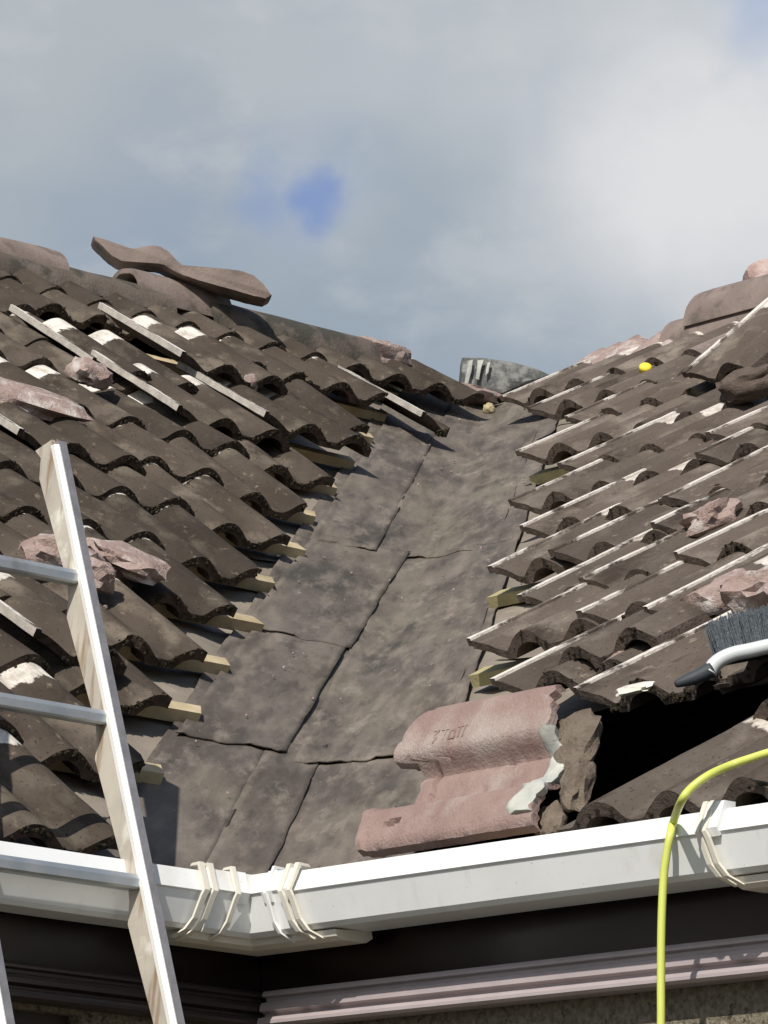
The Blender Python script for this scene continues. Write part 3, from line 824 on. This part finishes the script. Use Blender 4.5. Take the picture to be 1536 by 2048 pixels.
# dark grey upturned ridge piece sitting at the meeting of the ridges
brt = slab('broken_ridge_tile', [(924, 713), (960, 712), (1000, 717), (1035, 724), (1075, 735), (1106, 750), (1085, 758), (1060, 765), (1035, 775), (1010, 786), (985, 792), (955, 785), (918, 772), (922, 740)],
     (YR - .05, YR - .05, ZR), .20, M_GREYT, 'dark grey upturned piece of ridge tile with white streaks at the head of the valley', 'broken ridge tile', None, 9, .010)
for ol in ([(937, 722), (946, 719), (943, 742), (936, 768), (929, 766), (933, 744)], [(955, 720), (968, 719), (962, 738), (958, 760), (951, 758), (954, 738)], [(975, 725), (981, 724), (977, 745), (971, 752), (972, 738)]):
    slab('mortar_streak', ol, (YR - .062, YR - .062, ZR), .006, M_GREYM, None, None, parent=brt, bev=.001, seed=4)
# right ridge
def R_at(px, py, off=0.): return hit(px, py, (1, 0, 0), YR + off)
ridge_tile('y', 2.96, 2.35, .075, 'grey-pink ridge tile on the right ridge, chipped at its left end', M_RIDGEP, 5, h=.10)
ridge_tile('y', 3.06, 2.30, .028, 'lower ridge tile partly under the chipped one on the right ridge', M_RIDGEP, 6)
ridge_tile('y', 2.30, 1.75, .05, 'ridge tile on the right ridge beyond the picture edge', M_RIDGEP, 8)
slab('broken_tile', [(1492, 538), (1500, 527), (1520, 517), (1560, 512), (1620, 520), (1625, 560), (1560, 562), (1510, 560), (1496, 556)],
     (YR - .05, 2.8, ZR), .12, M_PINK, 'pink tile fragment raised above the right ridge at the picture edge', 'broken tile', None, 12, .008)
rock('mortar_lump', R_at(1580, 590), (.04, .10, .035), M_RIDGE, 30, 'dark mortar lump propping the pink fragment at the right edge', 'mortar lump', GM, .3)
# pink mortar bed along the ridge
mbv = MB(); rings = []
for i in range(40):
    t = i / 39; y = 3.50 - .50 * t
    hgt = .055 * min(1, t * 5) * (1 + .5 * noise.noise(Vector((y * 14, 2, 0)))) + .02
    ring = []
    for a in range(11):
        an = pi * a / 10
        ring.append(Vector((YR - .02 + cos(an) * .13 * (-1), y, ZR + .015 + sin(an) * hgt - .06 * abs(cos(an)) + .008 * noise.noise(Vector((y * 30, a, 5))))))
    rings.append(ring)
mbv.sweep(rings, closed=True)
o = mbv.build('mortar_bed', M_MORT, smooth=True)
tag(o, 'crumbled pink mortar bed along the right ridge where ridge tiles are missing', 'mortar bed')
rock('mortar_lump', R_at(1388, 655, -.03), (.02, .03, .025), M_GREYT, 31, 'dark grey crumb at the left end of the right ridge tiles', 'mortar lump', GM, .3)

# yellow cap
yu, ys = atR(1291, 735, .085)
b = MB(); Pc = RR(yu, ys, .085); ax = Vector((-.6, -.75, .25)).normalized(); e1 = ax.cross(Vector((0, 0, 1))).normalized(); e2 = e1.cross(ax)
b.sweep([[Pc + ax * d + (e1 * cos(t) * 1.2 + e2 * sin(t)) * r for t in [2*pi*q/20 for q in range(20)]] for d, r in ((-.02, .013), (-.004, .0145), (.002, .0145), (.006, .012), (.008, .007))])
tag(b.build('yellow_cap', M_YEL, smooth=True), 'small round bright yellow plastic cap between the tiles near the right ridge', 'plastic cap')

# ------------------------------------------------------------------ the big upturned pink tile at the foot of the valley
PA = hit(735, 1722, (1, 0, 0), -.005)
Lx = Vector((.02, -1, .012)).normalized(); Wx = Vector((.155, .09, .25)).normalized()
Nx = Lx.cross(Wx).normalized()
if Nx.dot(Vector((-1, -1, 0))) < 0: Nx = -Nx
pink = empty('pink_pantile', PA)
tag(pink, 'large upturned pink roof tile propped above the gutter at the foot of the valley', 'roof tile')
W_, L_ = .300, .392
def pprof(w):      # face height along the width (0 bottom .. 1 top)
    t = w / W_
    z = 0
    z += .030 * math.exp(-((t - .15) / .175) ** 6)
    z += .038 * math.exp(-((t - .81) / .215) ** 8)
    z -= .006 * math.exp(-((t - .57) / .03) ** 2)
    return z
nu, nw = 70, 64; vt, vb = [], []
for j in range(nw + 1):
    w = W_ * j / nw; t = j / nw
    # left edge: stepped in the pan, broken top left corner
    lft = .000 + (.048 if .33 < t < .62 else 0) + (.0 if t <= .33 else .028) + max(0, (t - .62)) ** 1.3 * .16 + (max(0, t - .9) * .35)
    lft += .004 * noise.noise(Vector((t * 14, 1, 2)))
    rgt = L_ + .012 * noise.noise(Vector((t * 6, 5, 2))) + .010 * noise.noise(Vector((t * 22, 5, 2))) + .004 * noise.noise(Vector((t * 70, 5, 2))) - .02 * t
    for i in range(nu + 1):
        f = i / nu; u = lft + (rgt - lft) * f
        z = pprof(w)
        z += .0010 * noise.fractal(Vector((u * 20, w * 20, 3)), .7, 2, 5) - .004 * max(0, noise.noise(Vector((u * 38, w * 38, 4))) - .42) * 3
        if .33 < t < .60 and .03 < u - lft < .042: z -= .008                 # cast groove across the pan
        if t < .3 and u < .014: z += .006                                     # raised end rim
        if abs((u - .062) - .006 * sin(t * 30)) < .0035 and .30 < t < .64: z -= .012
        if abs(w - .045 - (u - .06) * .2) < .006 and abs(u - .068) < .016: z -= .010
        vt.append(PA * 0 + Lx * u + Wx * w + Nx * z)
        vb.append(Lx * u + Wx * w + Nx * (z - .016))
W1 = nu + 1; fs = []
for j in range(nw):
    for i in range(nu):
        p = j * W1 + i; fs.append((p, p + 1, p + W1 + 1, p + W1)); 
nv = len(vt)
fs += [tuple(nv + q for q in f[::-1]) for f in fs[:nu * nw]]
rim = [i for i in range(W1)] + [j * W1 + nu for j in range(1, nw + 1)] + [nw * W1 + i for i in range(nu - 1, -1, -1)] + [j * W1 for j in range(nw - 1, 0, -1)]
for q in range(len(rim)):
    p0, p1 = rim[q], rim[(q + 1) % len(rim)]; fs.append((p1, p0, p0 + nv, p1 + nv))
mt_, t_, b_, c_, k_ = mat('pink_tile', (.25, .168, .146), (.32, .23, .20), scale=9, bump=.9, bscale=190, c3=(.39, .325, .285), c3scale=7, c3lo=.50, c3hi=.68, rough=.9, spec=.15)
c_ = k_['mx'](k_['rg'](k_['noi'](9, 5), .60, .74, 0, .6), c_, (.22, .12, .105))
c_ = k_['mx'](k_['rg'](k_['noi'](26, 6, .7), .62, .74), c_, (.40, .345, .305))
t_.links.new(c_, b_.inputs['Base Color'])
mt_pink = mt_
po = mesh_obj('tile_body', vt + vb, fs, mt_, pink, smooth=True)
po.data.set_sharp_from_angle(angle=radians(45)) if hasattr(po.data, 'set_sharp_from_angle') else None
# cast marks on the upper roll (worn letters)
def letter(strokes, wd=.0032, hh=.0012):
    bmk = MB()
    for pts in strokes:
        for si, ((u0, w0), (u1, w1)) in enumerate(zip(pts[:-1], pts[1:])):
            a = Lx * u0 + Wx * w0 + Nx * (pprof(w0) - .002); c = Lx * u1 + Wx * w1 + Nx * (pprof(w1) - .002)
            d = (c - a).normalized(); sd = d.cross(Nx).normalized() * wd / 2
            vs = [a - sd, a + sd, c + sd, c - sd]; b0 = vs + [q + Nx * (hh + .002 + .0001 * si) for q in vs]
            bmk.add(b0, [(0,3,2,1),(4,5,6,7),(0,1,5,4),(1,2,6,5),(2,3,7,6),(3,0,4,7)])
    bmk.build('cast_letter', mt_pink, pink)
u0, w0, hg = .118, .205, .026
letter([[(u0, w0 + hg), (u0 + .012, w0 + hg), (u0 + .003, w0 + hg * .55), (u0 + .010, w0 + hg * .3), (u0 + .002, w0)]])
letter([[(u0 + .018, w0 + hg), (u0 + .036, w0 + hg)], [(u0 + .027, w0 + hg), (u0 + .025, w0 + .003)]])
letter([[(u0 + .038, w0 + .003), (u0 + .041, w0 + hg * .8), (u0 + .050, w0 + hg * .8), (u0 + .052, w0 + .003), (u0 + .038, w0 + .003)]])
letter([[(u0 + .056, w0 + hg), (u0 + .076, w0 + hg)], [(u0 + .062, w0 + hg), (u0 + .060, w0 + .003)], [(u0 + .072, w0 + hg), (u0 + .070, w0 + .003)]])
# grey mortar smear down the right end
gm = MB(); rings = []
for j in range(26):
    t = j / 25; w = .02 + t * .175
    u_c = .335 + .02 * noise.noise(Vector((t * 5, 0, 9))) + (.008 if t < .55 else .03)
    wd = (.050 if t < .55 else .034) * (1 + .25 * noise.noise(Vector((t * 11, 3, 3))))
    ring = []
    for a in range(9):
        f = a / 8; u = u_c + wd * f
        ring.append(Lx * u + Wx * w + Nx * (pprof(w) + .001 + .006 * sin(pi * f) ** .5 * (1 + .6 * noise.noise(Vector((t * 9, f * 4, 2))))))
    ring += [Lx * (u_c + wd * .9) + Wx * w + Nx * (pprof(w) - .012), Lx * (u_c + wd * .1) + Wx * w + Nx * (pprof(w) - .012)]
    rings.append(ring)
gm.sweep(rings); gm.build('mortar_smear', M_GREYM, pink, autosmooth=50)
# jagged mortar at the right end of the tile
cr0 = Lx * (L_ + .010) + Wx * .20 + Nx * (-.01)
rock('mortar_crust', cr0, (.022, .042, .068), M_MORT_D if False else mat('brown_mortar', (.12, .092, .068), (.20, .16, .12), scale=25, bump=1, bscale=70, bdist=.01, c3=(.10, .075, .055), c3scale=18)[0], 41, None, None, parent=pink, rough=.3,
     M=Matrix((Nx, Lx, Wx)).transposed())
rock('mortar_crust', Lx * (L_ + .030) + Wx * .11 - Nx * .015, (.020, .026, .052), bpy.data.materials['brown_mortar'], 42, None, None, parent=pink, rough=.3, M=Matrix((Nx, Lx, Wx)).transposed())
rock('mortar_crust', Lx * (L_ - .004) + Wx * .035 - Nx * .015, (.016, .026, .034), bpy.data.materials['brown_mortar'], 43, None, None, parent=pink, rough=.3, M=Matrix((Nx, Lx, Wx)).transposed())

# ------------------------------------------------------------------ gutters
GO = .1271; GH = .0167
gsec_out = [(.108, GH + .004), (GO - .012, GH + .004), (GO + .003, -.012), (GO - .001, -.015), (GO - .016, -.063), (GO - .024, -.070), (.030, -.070), (.018, -.060), (.016, .010)]
gsec_in = [(.0185, .010), (.0205, -.058), (.031, -.0675), (GO - .026, -.0675), (GO - .019, -.062), (GO - .004, -.015), (GO - .001, -.012), (GO - .014, GH + .0015), (.108, GH + .0015)]
gsec = gsec_out + gsec_in
def grow(sec, d, o0=.07, z0=-.02):
    return [(o + (d if o > o0 else -d), z + (d if z > z0 else -d)) for o, z in sec]
def gutter_run(axis, t0, t1, sec=gsec, name='gutter', mt=M_PVC, parent=None):
    b = MB(); n = max(2, int(abs(t1 - t0) / .25)); rings = []
    for i in range(n + 1):
        t = t0 + (t1 - t0) * i / n
        dz = .0025 * noise.noise(Vector((t * 1.3, 0 if axis == 'x' else 7, 0)))
        rings.append([Vector((t, -o, z + dz)) if axis == 'x' else Vector((-o, t, z + dz)) for o, z in sec])
    b.sweep(rings)
    return b.build(name, mt, parent)
gl = empty('gutter', (0, 0, 0)); tag(gl, 'white plastic gutter running left from the corner, behind the ladder', 'gutter', 'white gutters')
gutter_run('x', XE, -.17, parent=gl, name='gutter_channel')
gr = empty('gutter', (0, 0, 0)); tag(gr, 'white plastic gutter running right from the corner under the pink tile and hose', 'gutter', 'white gutters')
gutter_run('y', -.17, YE, parent=gr, name='gutter_channel')
gc = empty('gutter_corner', (0, 0, 0)); tag(gc, 'white moulded gutter corner joint with clip straps at the foot of the valley', 'gutter corner')
def mitre(sec, tl, tr, mtl):
    b = MB()
    rings = [[Vector((-tl, -o, z)) for o, z in sec], [Vector((-o, -o, z)) for o, z in sec], [Vector((-o, -tr, z)) for o, z in sec]]
    b.sweep(rings); return b
mitre(grow(gsec, .0035), .205, .225, M_PVC).build('corner_channel', M_PVC, gc)
belly = [(.025, -.069), (.098, -.073), (.094, -.083), (.080, -.088), (.035, -.088), (.022, -.080)]
mitre(belly, .235, .30, M_PVC).build('corner_underside', M_PVC2, gc)
def strap(axis, t, parent, flare=1.0, wd=.010, mtp=M_PVC2, sgn=-1, name='clip'):
    path = [(.100, GH + .010), (GO - .008, GH + .011), (GO + .009, -.011), (GO + .006, -.020), (GO - .006, -.055), (GO - .016, -.072), (GO - .040, -.084)]
    b = MB(); rings = []
    for i, (o, z) in enumerate(path):
        f = i / (len(path) - 1); dt = sgn * flare * .030 * max(0, f - .35) ** 1.5
        dz = 0.0045
        q = [(t + dt - wd / 2, o, z), (t + dt + wd / 2, o, z), (t + dt + wd / 2, o + dz, z + (dz if i < 2 else -dz * .3)), (t + dt - wd / 2, o + dz, z + (dz if i < 2 else -dz * .3))]
        rings.append([Vector((tt, -oo, zz)) if axis == 'x' else Vector((-oo, tt, zz)) for tt, oo, zz in q])
    b.sweep(rings)
    return b.build(name, mtp, parent)
def band(axis, t0, t1, parent, d=.0065):
    return gutter_run(axis, t0, t1, grow(gsec_out + [(.030, .012), (.108, GH + .001)], d), 'clip_band', M_PVC, parent)
for t in (-.222, -.205): strap('x', t, gc, 1.6)
strap('x', -.160, gc, 1.2, .008)
for t in (-.235, -.215): strap('y', t, gc, 1.8)
strap('y', -.178, gc, 1.0, .006, M_PVC)
for (ax, a0, a1) in (('x', -.218, -.196), ('x', -.156, -.135), ('y', -.232, -.210), ('y', -.186, -.164)):
    b = MB(); sec = [(o + (.0055 if o > .07 else 0), z + .0045) for o, z in ((.100, GH + .004), (GO - .010, GH + .004), (GO + .004, -.013), (GO - .004, -.030), (GO - .012, -.030), (GO - .006, -.013), (GO - .018, GH - .006), (.100, GH - .006))]
    b.prism((lambda t, sec=sec, ax=ax: [Vector((t, -o, z)) if ax == 'x' else Vector((-o, t, z)) for o, z in sec]), a0, a1)
    b.build('clip_band', M_PVC, gc)
# bracket on the right gutter
yb = hit(1400, 1680, (1, 0, 0), -GO - .006).y
for dt in (0, -.014): strap('y', yb + dt, gr, 1.9, .008, name='bracket_strap')
b = MB(); sec = [(.100, GH + .014), (GO - .006, GH + .014), (GO + .009, -.008), (GO + .004, -.020), (GO - .004, -.016), (GO - .014, GH - .002), (.100, GH - .002)]
b.prism(lambda t: [Vector((-o, t, z)) for o, z in sec], yb + .008, yb - .035); b.build('bracket_clip', M_PVC, gr)
b = MB(); b.prism(lambda t: [Vector((-o, t, z)) for o, z in belly], yb - .03, yb - .26); b.build('bracket_arm', M_PVC2, gr)

# ------------------------------------------------------------------ ladder
LS = 2.10                                    # rise over run
lb0 = Vector((-.3665, -.160, 0)); ld = Vector((.070, 1 / LS, 1)); 
def lad(z, off_n=0., off_x=0.):              # point on the ladder line at height z
    p = lb0 + ld * z
    dn = Vector((0, -LS, 1)).normalized()    # outward normal of the ladder plane (towards the viewer)
    return p + dn * off_n + Vector((off_x, 0, 0))
ladder = empty('ladder', lad(FAR_Z)); tag(ladder, 'old aluminium ladder with rust-streaked stiles leaning on the left gutter', 'ladder')
base = lad(FAR_Z)
rung_z = [-.285 - .262 * i for i in range(8)][::-1] + [-.020, .250, .493]
ztop = .742
def stile(xo, name='stile'):
    st = MB()
    # web with sawtooth back edge (swaged below every rung)
    zs = []
    zz = [FAR_Z] + [r for r in rung_z] + [ztop]
    outline = []
    for i in range(len(zz) - 1):
        a, c = zz[i], zz[i + 1]
        outline += [(a + .006, .046), (a + .03, .030) if False else (a - .012, .052), (c - .040, .066)]
    prof = []
    # build as rings from bottom to top: back depth varies
    seq = []
    for i in range(len(zz) - 1):
        a, c = zz[i], zz[i + 1]
        seq += [(a + .004, .036), (c - .050, .054), (c - .018, .040)]
    seq.append((ztop, .050))
    rings = []
    for z, dep in seq:
        c0 = lad(z, 0, xo) - base
        bk = Vector((0, 1, -.25)).normalized()
        rings.append([c0 + bk * dep, c0 + bk * 0.004, c0 + bk * 0.004 + Vector((.006, 0, 0)), c0 + bk * dep + Vector((.006, 0, 0))])
    st.sweep(rings)
    ob = st.build(name, M_ALU, ladder)
    fr = MB(); rings = []
    for z in (FAR_Z, ztop - .012):
        c0 = lad(z, 0, xo) - base
        rings.append([c0 + Vector(q) for q in ((-.001, .010, 0), (-.0035, .006, 0), (-.0035, -.004, 0), (.001, -.009, 0), (.004, -.009, 0), (.004, .010, 0))])
    fr.sweep(rings); fr.build('edge', M_ALUW, ob)
    fc = MB(); rings = []
    for z in (FAR_Z, ztop - .004):
        c0 = lad(z, 0, xo) - base
        rings.append([c0 + Vector(q) for q in ((.004, -.008, 0), (.004, .036, 0), (.0195, .036, 0), (.0195, -.008, 0))])
    fc.sweep(rings); fc.build('front_flange', M_ALUG, ob)
    # back lip catching light
    return ob
stile(0.0); stile(-.314)
for i, z in enumerate(rung_z):
    p = lad(z) - base + Vector((0, .018, .002))
    b = MB(); rings = []
    for x in (-.307, .0):
        rings.append([p + Vector((x, dy, dz)) for dy, dz in ((-.014, -.010), (-.010, -.013), (.011, -.013), (.014, -.008), (.014, .008), (.009, .012), (-.007, .010), (-.014, .002))])
    b.sweep(rings); b.build('rung', M_GALV, ladder)

# ------------------------------------------------------------------ hose
hp = []
for q, o in (((1322, 2048), .146), ((1322, 1950), .146), ((1323, 1850), .146), ((1327, 1760), .145), ((1333, 1710), .145), ((1340, 1672), .143), ((1348, 1640), .132)):
    hp.append(hit(*q, (1, 0, 0), -o))
P0 = hp[-1]
tail = [((1364, 1600), .115), ((1385, 1574), .125), ((1420, 1549), .13), ((1462, 1530), .125), ((1500, 1517), .125), ((1545, 1503), .125), ((1640, 1478), .12), ((1780, 1440), .11)]
MORE = [RR(-1.95, .12, .11), RR(-2.5, .22, .10), RR(-3.2, .20, .10), RR(-4.0, .30, .10)]
hp = [Vector((hp[0].x, hp[0].y, FAR_Z + .1)), Vector((hp[0].x, hp[0].y, -1.2)), Vector((hp[0].x, hp[0].y, -.6)), Vector((hp[0].x, hp[0].y, -.38))] + hp
for q, n in tail[:-1]: hp.append(hit(*q, (-SP, 0, CP), n))
hp += MORE
def catmull(P, m_=6):
    out_ = []
    for i in range(len(P) - 1):
        p0, p1, p2, p3 = P[max(i-1, 0)], P[i], P[i+1], P[min(i+2, len(P)-1)]
        for j in range(m_):
            t = j / m_
            out_.append(.5 * ((2*p1) + (p2-p0)*t + (2*p0-5*p1+4*p2-p3)*t*t + (3*p1-p0-3*p2+p3)*t**3))
    out_.append(P[-1]); return out_
b = MB(); b.tube(catmull(hp), .0058, 12)
tag(b.build('hose', M_HOSE, smooth=True), 'thin yellow-green hose hanging over the right gutter from the roof', 'hose')

# ------------------------------------------------------------------ brush
bru = empty('brush', (0, 0, 0)); tag(bru, 'hand brush with blue-grey bristles and curved white handle lying on the right slope', 'brush')
bn = Vector((-.62, -.75, .05)).normalized()
u_, s_ = atR(1440, 1345, .12); PB = RR(u_, s_, .12); cB = bn.dot(PB)
def bp_(px, py, back_=0.): return hit(px, py, bn, cB) - bn * back_
hpts = [bp_(1418, 1345), bp_(1428, 1330), bp_(1445, 1317), bp_(1470, 1307), bp_(1500, 1301), bp_(1540, 1292), bp_(1600, 1280), bp_(1680, 1268)]
b = MB(); b.tube(catmull(hpts, 5), [.0125] * 2 + [.0118] * 60, 14); b.build('handle', M_HAND, bru, smooth=True)
gp = [bp_(1350, 1369), bp_(1370, 1362), bp_(1395, 1353), bp_(1424, 1338)]
b = MB(); b.tube(catmull(gp, 4), [.004, .006, .007, .008, .009, .0095, .010, .0105, .011, .0115, .012, .0125, .013], 12); b.build('grip', M_GRIP, bru, smooth=True)
# bristles: many thin tapered tufts rising from the handle side to the upper edge
b = MB(); rb = random.Random(5)
for i in range(900):
    f = rb.random(); d = rb.uniform(0, .045)
    x0 = 1440 + f * 210; y0 = 1312 - f * 40
    x1 = 1418 + f * 215 + rb.uniform(-8, 8); y1 = 1243 - f * 38 - 12 * sin(min(1, f * 2.4) * pi / 2) + rb.uniform(-5, 4)
    a = bp_(x0, y0, .008 + d); c = bp_(x1, y1, .004 + d * 1.25)
    w_ = Vector((.76, -.65, 0)) * rb.uniform(.0007, .0014); w2 = bn * .0008
    b.add([a - w_, a + w2, a + w_, c - w_ * .8, c + w2, c + w_ * .8], [(0, 1, 4, 3), (1, 2, 5, 4), (2, 0, 3, 5), (3, 4, 5)])
b.build('bristles', M_BRIS, bru)
blk = MB(); rings = []
for i in range(8):
    f = i / 7; x0 = 1436 + f * 215; y0 = 1318 - f * 40
    rings.append([bp_(x0, y0, .0), bp_(x0 - 2, y0 - 14, .0), bp_(x0 - 2, y0 - 14, .055), bp_(x0, y0, .055)])
blk.sweep(rings); blk.build('bristle_block', M_GRIP, bru)
# ------------------------------------------------------------------ grit and crumbs
def grit(name, n, mt, seed, rmin, rmax, where):
    rg_ = random.Random(seed); b = MB()
    for i in range(n):
        P, nn = where(rg_); r = rmin + (rmax - rmin) * rg_.random() ** 2.5
        vs = []
        for la, sc_ in ((-.5, .8), (.35, .9)):
            for a in range(5):
                t = 2 * pi * a / 5 + i; rr = r * sc_ * rg_.uniform(.6, 1.2)
                vs.append(P + Vector((cos(t) * rr, sin(t) * rr, la * r)))
        vs.append(P + Vector((0, 0, r * .8)))
        b.add(vs, [(q, (q + 1) % 5, 5 + (q + 1) % 5, 5 + q) for q in range(5)] + [(5 + q, 5 + (q + 1) % 5, 10) for q in range(5)])
    return b.build(name, mt)
def w_val(r):
    a = .05 + 3.8 * r.random(); g_ = r.uniform(-.33, .31)
    return VAL(a, g_, .016), None
tag(grit('mortar_grit', 130, M_MORT, 3, .0010, .0045, w_val), 'pinkish mortar grit scattered over the valley lining', 'grit', kind='stuff')
def w_tiles(r):
    if r.random() < .5:
        k = r.randrange(0, 12); x = SLk(k) * CP - r.uniform(.5, 3.0); j = round((x - .005) / .15) * .15 + .005 + .075 + r.uniform(-.012, .012)
        q = r.uniform(.02, .3); return RL(j, SLk(k) + q, .036 + .0165 - q * .03 + .002), None
    m = r.randrange(1, 12); j = YL[m] - .3 * r.randrange(0, 8) - .17 + r.uniform(-.012, .012); q = r.uniform(.02, .3)
    return RR(j, SRm(m) + q, .036 + .0165 - q * .03 + .002), None
tag(grit('tile_grit', 420, M_MORT, 4, .0015, .006, w_tiles), 'crumbs of mortar lying in the pans of the tiles', 'grit', kind='stuff')
